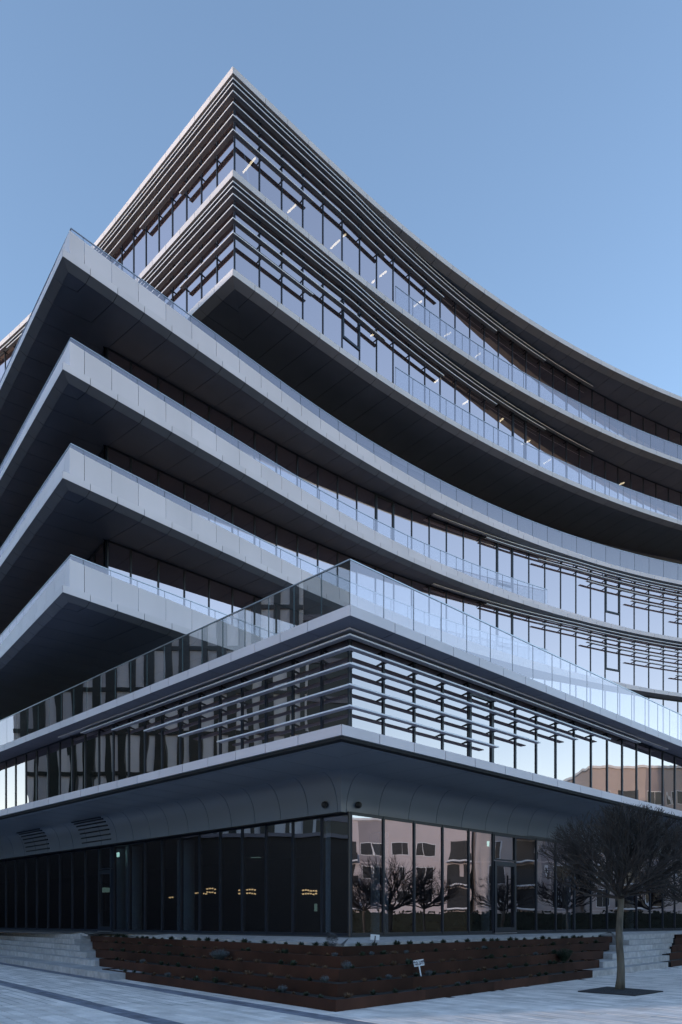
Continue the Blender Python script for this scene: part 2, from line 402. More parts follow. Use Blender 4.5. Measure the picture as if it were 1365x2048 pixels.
# recessed walls: under the lowest balcony, and on the terrace under the top volume
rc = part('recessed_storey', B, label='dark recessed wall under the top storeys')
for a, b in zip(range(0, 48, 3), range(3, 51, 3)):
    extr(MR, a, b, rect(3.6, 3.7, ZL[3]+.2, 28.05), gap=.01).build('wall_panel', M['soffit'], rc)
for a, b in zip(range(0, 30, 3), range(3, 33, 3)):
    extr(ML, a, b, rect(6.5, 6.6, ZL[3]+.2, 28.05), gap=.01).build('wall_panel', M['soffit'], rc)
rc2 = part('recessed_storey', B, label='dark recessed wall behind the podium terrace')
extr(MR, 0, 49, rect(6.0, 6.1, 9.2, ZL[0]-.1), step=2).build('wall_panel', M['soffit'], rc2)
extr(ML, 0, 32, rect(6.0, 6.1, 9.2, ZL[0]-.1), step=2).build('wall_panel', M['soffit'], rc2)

# ================================================================ PODIUM
PR = Side((.22, 18.8), 45.1, half=45, L=60); PL = Side((.22, 18.8), -44.9, left=True, half=45, L=60)
SR = Side((.013, 16.1), 44.8, half=45, L=60); SL = Side((.013, 16.1), -45.2, left=True, half=45, L=60)
GD = .85
pjR = joints(1.65, 1.24, 42); pjL = joints(1.52, 1.08, 42)
pod = fascia_level('podium_roof_edge', (PR, PL), 9.0, .26, (.45, .03), (GD, GD), (pjR, pjL), 'pale curved edge around the podium roof terrace', cor=7)
glR = Side(PR.P(0, GD), 45.1, half=45, L=60); glL = Side(PR.P(0, GD), -44.9, left=True, half=45, L=60)
pg = part('glazed_storey', B, label='first floor glazing of the podium behind louvres')
gjR = [0]+[1.29*i for i in range(1, 33)]; gjL = [0, 1.03, 2.2, 3.36]+[4.48+1.1*i for i in range(0, 32)]
glazing(pg, glR, 0, gjR, 5.72, 8.96, mat='pglass', frames={4: (6.3, 8.6)}, mw=.07)
glazing(pg, glL, 0, gjL, 5.72, 8.96, mat='pglass', mw=.07)
interior(pg, glR, 0, 59, 5.5, 8.95, 6); interior(pg, glL, 0, 59, 5.5, 8.95, 6)
MB().tube([glR.P(0, -.02, 5.7), glR.P(0, -.02, 8.96)], .05, 8).build('corner_post', M['frame'], pg)
lb = part('louvre_band', B)
zs = [8.93, 8.78, 8.48, 8.06, 7.53, 7.00]
blades(lb, PR, lambda t: .47, zs, [(0, e) for e in (19.9, 17.2, 14.6, 12.1, 9.55, 7.1)], lambda t: GD, [GD+t for t in gjR], bw=.19, th=.05)
blades(lb, PL, lambda t: .47, zs, [(0, e) for e in (16.8, 14.9, 12.5, 10.3, 8.2, 6.1)], lambda t: GD, [GD+t for t in gjL], bw=.19, th=.05)
pr = part('balustrade', B, label='tall glass balustrade around the podium terrace')
for sd_, J in ((PR, [.25, 1.5]+[1.5+1.2*i for i in range(1, 33)]), (PL, [.25, 1.28]+[1.28+1.055*i for i in range(1, 36)])):
    railing(pr, sd_, .25, J, 9.24, 10.50)
# ledge above the shopfront: fascia, bevel, flat soffit and a curved cove down to the glass
lo = part('canopy', B, label='pale ledge with a curved grey cove over the ground floor')
sjR = [0, 1.18, 2.36, 3.54, 4.76]+[4.76+1.36*i for i in range(1, 27)]; sjL = joints(1.35, 1.12, 40)
WD = 2.70   # inward distance of the wall line from this edge
zf, zc, zg = 5.46, 5.36, 4.40
cv = [(WD-.56, zc)]+[(WD-.56+.54*sin(a*pi/16), zc-(zc-zg)*(1-cos(a*pi/16))) for a in range(1, 9)]
def cove_outline(): return cv+[(WD+.02, zg), (WD+.02, zc+.05), (WD-.56, zc+.05)]
for sd_, J in ((SR, sjR), (SL, sjL)):
    for a, b in zip(J[:-1], J[1:]):
        extr(sd_, a, b, [(0, zf), (.02, zf), (.02, zf+.18), (WD+.2, zf+.20), (WD+.2, zf+.22), (0, zf+.22)], gap=.011).build('fascia_panel', M['panel'], lo)
        extr(sd_, a, b, [(.004, zf-.004), (.30, zc), (.31, zc+.02), (.016, zf+.014)], gap=.007).build('bevel_panel', M['cove'], lo)
        p = plate(sd_, a, b, .308, WD-.56, zc)
        if p: obj('soffit_panel', p[0], p[1], M['cove'], lo)
    extr(sd_, 0, J[-1], rect(.035, WD+6, zc+.025, zf+.16), step=3).build('floor_slab', M['core'], lo)
for sd_, J in ((SR, [0]+[WD+.17+1.25*i for i in range(0, 28)]), (SL, [0]+[WD+.10+1.12*i for i in range(0, 34)])):
    for a, b in zip(J[:-1], J[1:]):
        k = len(cv); v = [sd_.P(t, d, z) for t in (a+.011, b-.011) for d, z in cv]
        f = [(i, i+1, k+i+1, k+i) for i in range(k-1)]
        n0 = len(v); v += [sd_.P(t, d+.02, z+.01) for t in (a+.006, b-.006) for d, z in cv]
        ff = f+[tuple(n0+i for i in q_) for q_ in f]+[(i, n0+i, n0+i+1, i+1) for i in range(k-1)]+[(k+i, k+i+1, n0+k+i+1, n0+k+i) for i in range(k-1)]
        # own vertices for the edges so that the visible curve shades smoothly
        v2 = v+v; ff2 = f+[tuple(x+len(v) for x in q_) for q_ in ff[len(f):]]
        o = obj('cove_panel', v2, [q_ if sd_.left else q_[::-1] for q_ in ff2], M['cove'], lo)
        for i, p_ in enumerate(o.data.polygons): p_.use_smooth = i < len(f)
    extr(sd_, 0, J[-1], rect(WD-.012+.02, WD+.1, zg-.02, zc), step=3).build('cove_backing', M['core'], lo)
# wall lights on the cove and two ventilation grilles on the left
for sd_, t in ((SR, WD+.55), (SL, WD+.5)):
    c = sd_.P(t, WD-.10, 4.62); m = MB(); 
    m.tube([c+Vector((0, -.02, 0)), sd_.P(t, WD+.02, 4.62)], .03, 8)
    rings = [(-.09, .03), (-.07, .07), (-.02, .09), (.04, .085), (.08, .05)]
    n = Vector((c.x-0, c.y-0, 0)).normalized()*-1
    m.tube([c+n*-a for a, r in rings], [r for a, r in rings], 12)
    m.build('wall_light', M['black'], lo)
for t0 in (14.4, 19.4):
    for k in range(7):
        e = cv[2+k] if 2+k < len(cv) else cv[-1]; q = cv[min(1+k, len(cv)-1)]
        extr(SL, t0, t0+2.2, [(q[0]-.025, q[1]), (q[0]-.025+.0, q[1]-.04), (q[0]+.02, q[1]-.04), (q[0]+.02, q[1])]).build('grille_slat', M['grille'], lo)
# shopfront glazing
ZT = 1.19
sf = part('shopfront', B, label='tall ground floor shopfront glazing')
gR0, gL0 = glR, glL
glazing(sf, gR0, 0.0, gjR, ZT+.04, 4.40, mat='gglass', mw=.06)
glazing(sf, gL0, 0.0, gjL, ZT+.04, 4.40, mat='gglass', mw=.06)
interior(sf, gR0, 0, 59, ZT, 5.3, 9); interior(sf, gL0, 0, 59, ZT, 5.3, 9)
MB().tube([glR.P(0, -.02, ZT), glR.P(0, -.02, 4.4)], .055, 8).build('corner_post', M['frame'], sf)
for sd_, e in ((gR0, 59), (gL0, 59)):
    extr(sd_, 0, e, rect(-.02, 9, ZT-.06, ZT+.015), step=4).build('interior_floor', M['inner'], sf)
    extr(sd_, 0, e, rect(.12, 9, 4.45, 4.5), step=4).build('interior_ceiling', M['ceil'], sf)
def door(sd_, a, b, hs, parent):
    dr = part('glass_door', parent)
    m = MB()
    for (t0, t1, z0, z1) in ((a+.03, a+.15, ZT+.04, 3.50), (b-.15, b-.03, ZT+.04, 3.50), (a+.15, b-.15, 3.36, 3.50), (a+.15, b-.15, ZT+.04, ZT+.2)):
        extr(sd_, t0, t1, rect(-.07, -.004, z0, z1), m)
    m.build('door_frame', M['frame'], dr)
    m = MB(); t = a+.24 if hs < 0 else b-.24
    extr(sd_, t-.02, t+.02, rect(-.15, -.11, ZT+.7, ZT+1.9), m)
    for z in (ZT+.8, ZT+1.76): extr(sd_, t-.015, t+.015, rect(-.11, -.0, z, z+.03), m)
    m.build('door_handle', M['black'], dr)
    extr(sd_, a+.02, b-.02, rect(-.09, .0, ZT+.016, ZT+.035)).build('threshold', M['rail'], dr)
    m = MB()
    for (t0, t1, z0, z1) in ((a+.03, a+.07, 3.54, 4.36), (b-.07, b-.03, 3.54, 4.36), (a+.07, b-.07, 3.54, 3.58), (a+.07, b-.07, 4.32, 4.36)):
        extr(sd_, t0, t1, rect(-.05, -.004, z0, z1), m)
    m.build('top_light_frame', M['frame'], dr)
door(gR0, 6.45, 7.74, 1, sf); door(gL0, 12.18, 13.28, 1, sf)
def by_px_line(px):
    k = (px-682.5)/1554; lo_, hi = 0.0, 40.0
    for _ in range(40):
        m_ = (lo_+hi)/2; p = gL0.P(m_, .9)
        if p[0]/p[1] > k: lo_ = m_
        else: hi = m_
    return lo_
extr(gR0, 6.62, 6.95, rect(.3, .33, 4.0, 4.16)).build('exit_sign', M['exit'], sf)
extr(gL0, 12.35, 12.6, rect(.3, .33, 4.0, 4.16)).build('exit_sign', M['exit'], sf)
for px in (236, 268, 372):
    t = by_px_line(px); c = gL0.P(t, .9, ZT); MB().tube([c, c+Vector((0, 0, 3.2))], .30, 20).build('interior_column', M['column'], sf)
c = gL0.P(1.55, .7, ZT); MB().tube([c, c+Vector((0, 0, 3.2))], .09, 14).build('interior_column', M['column'], sf)
for t in (4, 10, 16, 22):
    c = gR0.P(t, 2.6, ZT); MB().tube([c, c+Vector((0, 0, 3.2))], .28, 20).build('interior_column', M['column'], sf)
rr = random.Random(3)
for px, py, n, rows in ((497, 1787, 7, 2), (622, 1788, 6, 2), (405, 1787, 5, 1), (425, 1785, 4, 2), (255, 1800, 5, 1), (345, 1795, 2, 1)):
    for k in range(n):
        for h_ in range(rows):
            c = bp(px+(k-n/2)*5.2+rr.uniform(-1, 1), py-h_*7+rr.uniform(-1.5, 1.5), 2.45)
            f = {497: 1, 622: 1}.get(px, 1); Y_ = 20.2+4.2+(682-px)/1554*22; c = Vector(((px+(k-n/2)*5.2-682.5)/1554*Y_, Y_, EYE+(1842-py+h_*7+rr.uniform(-1, 1))/1554*Y_))
            MB().tube([c-Vector((.03, 0, 0)), c+Vector((.035, 0, .004))], [.022, .03], 6).build('warm_glint', M['glint_w'], sf)  # glowing dot added in place of a sunlit reflection, no real fitting
for px, py, w_, h_ in ((212, 1780, .3, .2), (236, 1780, .2, .18), (512, 1715, .35, .03), (655, 1810, .12, .3), (632, 1815, .1, .25)):
    Y_ = 20.2+5.0+(682-px)/1554*22; c = Vector(((px-682.5)/1554*Y_, Y_, EYE+(1842-py)/1554*Y_))
    MB().box(c.x-w_/2, c.x+w_/2, c.y, c.y+.03, c.z-h_/2, c.z+h_/2).build('lit_screen', M['screen'], sf)
# podium terrace deck
for sd_, e in ((PR, 42), (PL, 42)):
    extr(sd_, 0, e, rect(.3, 18, 9.16, 9.2), step=4).build('terrace_deck', M['plank'], pod)

# ================================================================ GROUND, PLAZA, STEPS, PLANTERS
FR = Side((-.09, 13.66), 40.9, half=39.1, L=80); FL = Side((-.09, 13.66), -37.3, left=True, half=39.1, L=80)
gr = obj('ground', [(-900, -900, -.06), (900, -900, -.06), (900, 900, -.06), (-900, 900, -.06)], [(0, 1, 2, 3)], M['asphalt'], kind='structure')
pz = thing('plaza', 'plaza paved with long pale stone planks', 'pavement'); del pz['label']; del pz['category']; pz['kind'] = 'structure'
obj('paving_bed', [(-60, -25, -.03), (60, -25, -.03), (60, 60, -.03), (-60, 60, -.03)], [(0, 1, 2, 3)], M['joint'], pz)
U = Vector((sin(R(-37.3)), cos(R(-37.3)), 0)); V = Vector((-U.y, U.x, 0))*-1   # U along the planks, V to the right of them
def on_plaza(p):
    """True in front of the steps and planters"""
    rx, ry = p.x+.09, p.y-13.66
    hR, hL = R(40.9), R(-37.3)
    dR = -rx*cos(hR)+ry*sin(hR); dL = rx*cos(hL)-ry*sin(hL)
    return not (dR > .3 and dL > .5)
dark_v = []
def dark_row(v):   # two dark granite courses parallel to the planks, as (v0, v1)
    return any(a <= v < b for a, b in DK)
v_pl = Vector((-.09, 13.66, 0)).dot(V)
DK = [(v_pl-.75, v_pl-.35), (v_pl-3.25, v_pl-2.75), (v_pl-6.6, v_pl-6.1)]
W_ = .20
small = []; rr = random.Random(11)
nr0 = int((v_pl-16)/W_); nr1 = int((v_pl+26)/W_)
cand = []
for r_ in range(nr0, nr1):
    v0 = r_*W_; u = -6+rr.random()
    while u < 46:
        L = rr.choice((.6, .8, 1.0, 1.2))
        cpos = U*(u+L/2)+V*(v0+W_/2)
        if on_plaza(cpos) and cpos.y > 8 and abs(cpos.x) < cpos.y*.62+2 and cpos.y < 42:
            cand.append((cpos.y, u, v0, L, dark_row(v0+W_/2)))
        u += L
cand.sort()
pm = {}
def paver_mesh(L, dk):
    k = (L, dk)
    if k in pm: return pm[k]
    a, b, t = L/2-.006, W_/2-.007, .0
    v = [(-a, -b, -.03), (a, -b, -.03), (a, b, -.03), (-a, b, -.03), (-a, -b, -.002), (a, -b, -.002), (a, b, -.002), (-a, b, -.002), (-a+.004, -b+.004, 0), (a-.004, -b+.004, 0), (a-.004, b-.004, 0), (-a+.004, b-.004, 0)]
    f = [(0, 1, 5, 4), (1, 2, 6, 5), (2, 3, 7, 6), (3, 0, 4, 7), (4, 5, 9, 8), (5, 6, 10, 9), (6, 7, 11, 10), (7, 4, 8, 11), (8, 9, 10, 11)]
    me = bpy.data.meshes.new('paving_stone'); me.from_pydata(v, [], f); me.materials.append(M['dplank' if dk else 'plank']); pm[k] = me
    return me
ang = math.atan2(U.y, U.x)
mbs = MB(); nvis = 0
for (yy, u, v0, L, dk) in cand:
    c = U*(u+L/2)+V*(v0+W_/2); zo = rr.uniform(-.002, .002)
    px = 682.5+1554*c.x/c.y; py = 1842+1554*1.6/c.y
    if nvis < 300 and -60 < px < 1425 and py < 2075:
        o = bpy.data.objects.new('paving_stone', paver_mesh(L, dk)); C.objects.link(o); o.parent = pz
        o.location = (c.x, c.y, zo); o.rotation_euler = (rr.uniform(-.004, .004), rr.uniform(-.002, .002), ang); nvis += 1
    else:
        me = paver_mesh(L, dk); ca, sa = cos(ang), sin(ang)
        mbs.add([(c.x+p.co.x*ca-p.co.y*sa, c.y+p.co.x*sa+p.co.y*ca, p.co.z+zo) for p in me.vertices], [tuple(p.vertices) for p in me.polygons][4:], 1 if dk else 0)
mbs.build('paving_stones_beyond', [M['plank'], M['dplank']], pz, kind='stuff')

def by_px(sd_, px, d):   # s on a flank where it crosses image column px
    k = (px-682.5)/1554; lo_, hi = 0.0, 40.0
    for _ in range(40):
        m_ = (lo_+hi)/2; p = sd_.P(m_, d); v = p[0]/p[1]-k
        if (v < 0) != sd_.left: lo_ = m_
        else: hi = m_
    return lo_
RISE = .18
LIMR = [by_px(FR, 1337+2.4*i, .4*i) for i in range(6)]
LIMP = [by_px(FR, x_, d_) for x_, d_ in ((1343, 0), (1340, .53), (1345, 1.1), (1350, 1.66), (1352, 2.23))]
st = thing('stairs', '', ''); del st['label']; del st['category']; st['kind'] = 'structure'
ENDR = [11.0, 12.1, 13.1, 14.3, 15.3, 15.6]; ENDL = [11.36, 12.4, 13.6, 14.8, 15.9, 16.2]
ENDR = [e_+FR.smin(d_) for e_, d_ in zip(ENDR, (0, .53, 1.1, 1.66, 2.23, 2.4))]; ENDL = [e_+FR.smin(d_) for e_, d_ in zip(ENDL, (0, .53, 1.1, 1.66, 2.23, 2.4))]
rr = random.Random(5)
for i in range(6):
    d0 = .4*i; z1 = RISE*(i+1)
    t = ENDR[i]; lim = LIMR[i]
    while t < lim-.1:
        e_ = min(lim, t+rr.uniform(1.1, 1.7)); 
        if lim-e_ < .4: e_ = lim
        extr(FR, t, e_, [(d0, z1-RISE-.03), (d0+.9, z1-RISE-.03), (d0+.9, z1), (d0, z1)], gap=.003, clip=False).build('step_block', M['step'], st); t = e_
    t = ENDL[i] if i else 9.6
    dd = d0-(.45 if i == 0 else 0)
    while t < 32:
        e_ = t+rr.uniform(1.2, 1.9)
        extr(FL, t, e_, [(dd, z1-RISE-.03), (d0+.9, z1-RISE-.03), (d0+.9, z1), (dd, z1)], gap=.003, clip=False).build('step_block', M['step'], st); t = e_
    if i == 0:
        pass
te = thing('terrace', '', ''); del te['label']; del te['category']; te['kind'] = 'structure'
for sd_, gl_, a0 in ((FR, glR, 18.0), (FL, glL, 18.6)):
    T = [3.4, 6, 9, 12, 15.0, a0, 22, 26, 32, 40, 55]
    for a, b in zip(T[:-1], T[1:]):
        d = 2.72 if b <= a0 else 2.1
        v = [sd_.P(a, d, 1.076), sd_.P(b, d, 1.076), gl_.P(max(0, b-3.4), .05, ZT-.01), gl_.P(max(0, a-3.4), .05, ZT-.01)]
        v += [Vector((p.x, p.y, p.z-.06)) for p in v]
        f = [(0, 1, 2, 3), (0, 4, 5, 1), (7, 6, 5, 4)]
        obj('terrace_slab', v, f if not sd_.left else [q[::-1] for q in f], M['step'], te)

TD = [0, .53, 1.10, 1.66, 2.23]; TZ = [.21, .42, .64, .85, 1.03]
def corten(label, spans):
    """spans: list of (side, [(s0,s1) per tier])"""
    t_ = thing('corten_planter', label, 'planter', (0, 0, 0))
    for sd_, sp in spans:
        for i, (a, b) in enumerate(sp):
            z1 = TZ[i]; z0 = (TZ[i-1] if i else 0)-.04
            s0 = max(a, sd_.smin(TD[i])) if a < 5 else a
            n = max(1, round((b-s0)/2.6)); q = [s0+(b-s0)*k/n for k in range(n+1)]
            for s_, e_ in zip(q[:-1], q[1:]):
                extr(sd_, s_, e_, rect(TD[i], TD[i]+.018, z0, z1), gap=.001).build('corten_sheet', M['corten'], t_)
            dn = (TD[i+1] if i < 4 else 2.75)+.02
            extr(sd_, s0, b, [(TD[i]+.02, z0), (dn, z0), (dn, z1-.035), (TD[i]+.02, z1-.05)], step=2).build('soil', M['soil'], t_, kind='stuff')
            # thin steel side plate closing the tier
            extr(sd_, b, b+.018, rect(TD[i], dn, z0, z1), clip=False).build('end_plate', M['corten'], t_)
            # drip hose lying on the soil
            m = MB(); m.tube([sd_.P(s0+.3+(b-s0-.6)*k/30, TD[i]+.16+.07*sin(k*1.3+i), z1-.03) for k in range(31)], .008, 5); m.build('drip_hose', M['hose'], t_)
    return t_
pl1 = corten('big stepped planter of rusted steel tiers wrapping the plaza corner', [(FR, [(0, e) for e in ENDR[:5]]), (FL, [(0, e) for e in ENDL[:5]])])
pl2 = corten('short rusted steel planter right of the stairs by the picture edge', [(FR, [(LIMP[i], 34) for i in range(5)])])

# ---------------------------------------------------------------- plants
def tuft_mesh(name, n, h, r, mat, seed, droop=.3, wid=.012):
    q = random.Random(seed); m = MB()
    for k in range(n):
        a = q.uniform(0, 2*pi); e = q.uniform(.15, 1.0); L = h*q.uniform(.6, 1.1)
        b = Vector((cos(a), sin(a), 0))*r*.25*q.random()
        tip = b+Vector((cos(a)*r*e, sin(a)*r*e, L*(1.1-e*.6)))
        mid = b.lerp(tip, .55)+Vector((0, 0, L*droop*.4)); s_ = Vector((-sin(a), cos(a), 0))*wid
        m.add([b-s_*.6, b+s_*.6, mid+s_, mid-s_, tip], [(0, 1, 2, 3), (3, 2, 4)])
    me = bpy.data.meshes.new(name); me.from_pydata(m.v, [], m.f); me.materials.append(mat); return me
def lav_mesh(n, h, r, mat, seed):
    q = random.Random(seed); m = MB()
    for k in range(n):
        a = q.uniform(0, 2*pi); e = sqrt(q.random()); b = Vector((cos(a), sin(a), 0))*r*.3*e
        tip = Vector((cos(a)*r*e, sin(a)*r*e, h*(1-.35*e*e)*q.uniform(.75, 1.1)))
        for j in range(5):
            p = b.lerp(tip, .35+.16*j); a2 = q.uniform(0, 2*pi); s_ = Vector((cos(a2), sin(a2), q.uniform(.2, .9)))*.035; c_ = Vector((-sin(a2), cos(a2), 0))*.007
            m.add([p-c_, p+c_, p+s_], [(0, 1, 2)])
        s_ = Vector((-sin(a), cos(a), 0))*.004; m.add([b-s_, b+s_, tip], [(0, 1, 2)])
    me = bpy.data.meshes.new('lavender'); me.from_pydata(m.v, [], m.f); me.materials.append(mat); return me
TM = [tuft_mesh('grass_tuft', 46, .11, .10, M['green'], 1), tuft_mesh('grass_tuft', 60, .14, .12, M['green'], 2), tuft_mesh('grass_tuft', 40, .09, .09, M['straw'], 3), tuft_mesh('grass_tuft', 50, .10, .13, M['straw'], 4, 0)]
LM = [lav_mesh(120, .20, .14, M['sage'], 5), lav_mesh(150, .24, .17, M['sage'], 6)]
def put(mesh, p, name, label, cat, group=None, sc=1, rz=None):
    o = bpy.data.objects.new(name, mesh); C.objects.link(o); o.location = p; o.scale = (sc, sc, sc)
    o.rotation_euler = (0, 0, random.uniform(0, 6.28) if rz is None else rz)
    o['label'] = label; o['category'] = cat
    if group: o['group'] = group
    return o
tiername = ['lowest', 'second', 'third', 'fourth', 'top']
ORD = ['first', 'second', 'third', 'fourth', 'fifth', 'sixth', 'seventh', 'eighth', 'ninth', 'tenth', 'eleventh', 'twelfth', 'thirteenth', 'fourteenth', 'fifteenth', 'sixteenth', 'seventeenth', 'eighteenth', 'nineteenth', 'twentieth', 'twenty-first', 'twenty-second', 'twenty-third', 'twenty-fourth', 'twenty-fifth', 'twenty-sixth', 'twenty-seventh', 'twenty-eighth', 'twenty-ninth', 'thirtieth', 'thirty-first', 'thirty-second']
rr = random.Random(21)
for sd_, ends, side in ((FR, ENDR, 'right'), (FL, ENDL, 'left')):
    for i in range(5):
        t = sd_.smin(TD[i]+.3)+rr.uniform(.2, .8); cnt = {'green': 0, 'brown': 0}
        while t < ends[i]-.3:
            k = rr.random(); d = TD[i]+rr.uniform(.12, .38)
            mi = rr.choice((0, 1)) if (i == 4 or k < .62) else rr.choice((2, 3))
            put(TM[mi], sd_.P(t, d, TZ[i]-.045), 'grass_tuft', '%s %s tuft from the corner on the %s tier, %s flank' % (ORD[cnt['green' if mi < 2 else 'brown']], 'dark green' if mi < 2 else 'dry brown', tiername[i], side), 'plant',
                '%s tufts on the %s tier of the %s flank' % ('green' if mi < 2 else 'brown', tiername[i], side), rr.uniform(.8, 1.3))
            cnt['green' if mi < 2 else 'brown'] += 1
            t += rr.uniform(.40, .70) if i == 4 else rr.uniform(.40, .85)
for sd_, px, i, mi, sc, lab in ((FR, 694, 2, 1, 1.0, 'silvery lavender clump at the corner of the third tier'), (FR, 778, 1, 0, .8, 'small grey lavender clump right of the corner on the second tier'),
        (FR, 813, 3, 0, .7, 'little silver clump on the fourth tier above the painted notice'), (FR, 744, 3, 0, .75, 'pale clump on the fourth tier just right of the corner'),
        (FR, 858, 1, 1, .8, 'lavender clump on the second tier right of the painted notice'), (FR, 968, 3, 0, .8, 'grey clump on the fourth tier midway along the right flank'),
        (FR, 916, 0, 0, .65, 'small silver clump on the lowest tier of the right flank'), (FR, 1072, 2, 0, .8, 'grey lavender clump on the third tier left of the big dark bush'), (FR, 1145, 4, 0, .7, 'small grey clump on the top tier near the right end'),
        (FL, 670, 3, 0, .75, 'silver clump hard against the corner on the fourth tier'), (FL, 650, 1, 1, .85, 'silvery clump on the second tier left of the corner'), (FL, 566, 0, 1, .85, 'pale silver clump on the lowest tier of the left flank'),
        (FL, 336, 0, 0, .9, 'bright silver clump on the lowest tier towards the left end'), (FL, 286, 1, 0, .9, 'grey clump on the second tier near the left steps'), (FL, 500, 4, 0, .6, 'grey clump on the top tier midway along the left flank')):
    s_ = by_px(sd_, px, TD[i]+.25); put(LM[mi], sd_.P(s_, TD[i]+.25, TZ[i]-.04), 'lavender_clump', lab, 'plant', 'silvery lavender clumps on the planter', sc*.72)
# hanging fringe of a wider bush, big dark bush and the ball bush
put(lav_mesh(520, .26, .26, M['sage'], 9), FL.P(by_px(FL, 440, 1.35), 1.35, TZ[2]-.04), 'lavender_bush', 'wide silvery lavender bush on the third tier of the left flank', 'bush')
put(lav_mesh(520, .36, .24, M['green'], 10), FR.P(by_px(FR, 1125, 1.0), .95, TZ[1]), 'dark_bush', 'dark rounded bush on the second tier near the right end', 'bush')
q = random.Random(12); m = MB()
for k in range(2600):
    z_ = q.uniform(-1, 1); a = q.uniform(0, 2*pi); r_ = sqrt(1-z_*z_); n = Vector((r_*cos(a), r_*sin(a), z_)); rad = .15*(1+.08*sin(5*a)*r_)*q.uniform(.72, 1.04)
    p = n*rad+Vector((0, 0, .16)); s_ = n.cross(Vector((0, 0, 1)) if abs(z_) < .95 else Vector((1, 0, 0))).normalized()*.005; tp = p+(n+Vector((q.uniform(-.4, .4), q.uniform(-.4, .4), q.uniform(-.1, .6)))).normalized()*.032
    m.add([p-s_, p+s_, tp], [(0, 1, 2)])
me = bpy.data.meshes.new('ball_bush'); me.from_pydata(m.v, [], m.f); me.materials.append(surf('grey_heather_leaf', (.10, .105, .12), .8, 0, .3, 20, island=.35))
put(me, FL.P(by_px(FL, 664, 2.45), 2.45, 1.0), 'ball_bush', 'round grey ball of heather on the top tier at the corner', 'bush', sc=1.0)

# ---------------------------------------------------------------- notices
def text_mesh(txt, size, mat, name, parent, loc, rot=(0, 0, 0)):
    c = bpy.data.curves.new(name, 'FONT'); c.body = txt; c.size = size; c.align_x = 'CENTER'; c.align_y = 'CENTER'; c.extrude = .0008; c.space_line = .85
    c.offset = .0022; c.resolution_u = 2
    t = bpy.data.objects.new('tmp', c); C.objects.link(t)
    dg = bpy.context.evaluated_depsgraph_get(); me = bpy.data.meshes.new_from_object(t.evaluated_get(dg)); bpy.data.objects.remove(t)
    me.materials.clear(); me.materials.append(mat); o = bpy.data.objects.new(name, me); C.objects.link(o); o.parent = parent; o.location = loc; o.rotation_euler = rot
    return o
p = FR.P(by_px(FR, 843, .80), .80, TZ[1]-.05)
n1 = thing('notice_sign', 'small white notice on a stake reading PRAŠOME NELIPTI', 'sign', p); n1.rotation_euler = (R(-6), R(-9), R(8))
MB().box(-.014, .014, -.006, .006, 0, .34).build('stake', M['sign'], n1)
MB().box(-.115, .115, -.014, -.007, .245, .385).build('board', M['sign'], n1)
text_mesh('PRAŠOME\nNELIPTI', .06, M['ink'], 'lettering', n1, (0, -.0155, .312), (R(90), 0, 0))
p = FR.P(by_px(FR, 749, 2.5), 2.5, 1.0)
n2 = thing('notice_sign', 'small white notice seen from its blank back on the top tier', 'sign', p); n2.rotation_euler = (0, R(5), R(25))
MB().box(-.011, .011, -.02, -.008, 0, .25).build('stake', M['frame'], n2)
MB().box(-.12, .12, -.006, .004, .15, .28).build('board', M['sign'], n2)

# ---------------------------------------------------------------- trees
def crown_mesh(seed, Rx, z0, ztop, prim=15, depth=5, thin=1.0, up=.5, dens=1.0):
    q = random.Random(seed); m = MB()
    def inside(p):
        zc = z0+(ztop-z0)*.30
        k = (p.x*p.x+p.y*p.y)/(Rx*Rx)
        top = (p.z-zc)/(ztop-zc) if p.z > zc else 0
        return k+top*top < 1.0+q.uniform(-.07, .02) and p.z > z0-.05+.5*k
    def grow(p, d, L, r, lv):
        seg = 3 if lv < 3 else 2; pts = [p]; rad = [r]
        for i in range(seg):
            d = (d+Vector((q.uniform(-.2, .2), q.uniform(-.2, .2), q.uniform(-.08, .24)*up))).normalized()
            p2 = pts[-1]+d*L/seg
            if not inside(p2) and lv > 0: break
            pts.append(p2); rad.append(r*(1-.30*(i+1)/seg))
        if len(pts) < 2: return
        m.tube(pts, rad, 5 if lv < 2 else 3, cap=False)
        if lv >= depth: return
        nb = (4 if lv == 0 else 3) if lv < depth-1 else int(3*dens)
        for k in range(nb):
            f = q.uniform(.35, 1); j = min(int(f*(len(pts)-1)), len(pts)-2); b = pts[j].lerp(pts[j+1], f*(len(pts)-1)-j) if len(pts) > 1 else pts[-1]
            if k == 0: b = pts[-1]
            s_ = .30 if k == 0 else .75
            nd = (d+Vector((q.uniform(-s_, s_), q.uniform(-s_, s_), q.uniform(-s_*.55, s_*.75)))).normalized()
            grow(b, nd, L*q.uniform(.62, .84), max(r*.62, .0045*thin), lv+1)
    for k in range(prim):
        a = 2*pi*k/prim+q.uniform(-.25, .25); el = (.10, .45, .85, 1.2)[k % 4]+q.uniform(-.1, .1)
        d = Vector((cos(a)*cos(el), sin(a)*cos(el), sin(el)))
        grow(Vector((d.x*.04, d.y*.04, z0-.05+q.uniform(-.04, .06))), d, .70*Rx/1.6*q.uniform(.85, 1.1), .036, 0)
    me = bpy.data.meshes.new('crown'); me.from_pydata(m.v, [], m.f); me.materials.append(M['twig']); return me
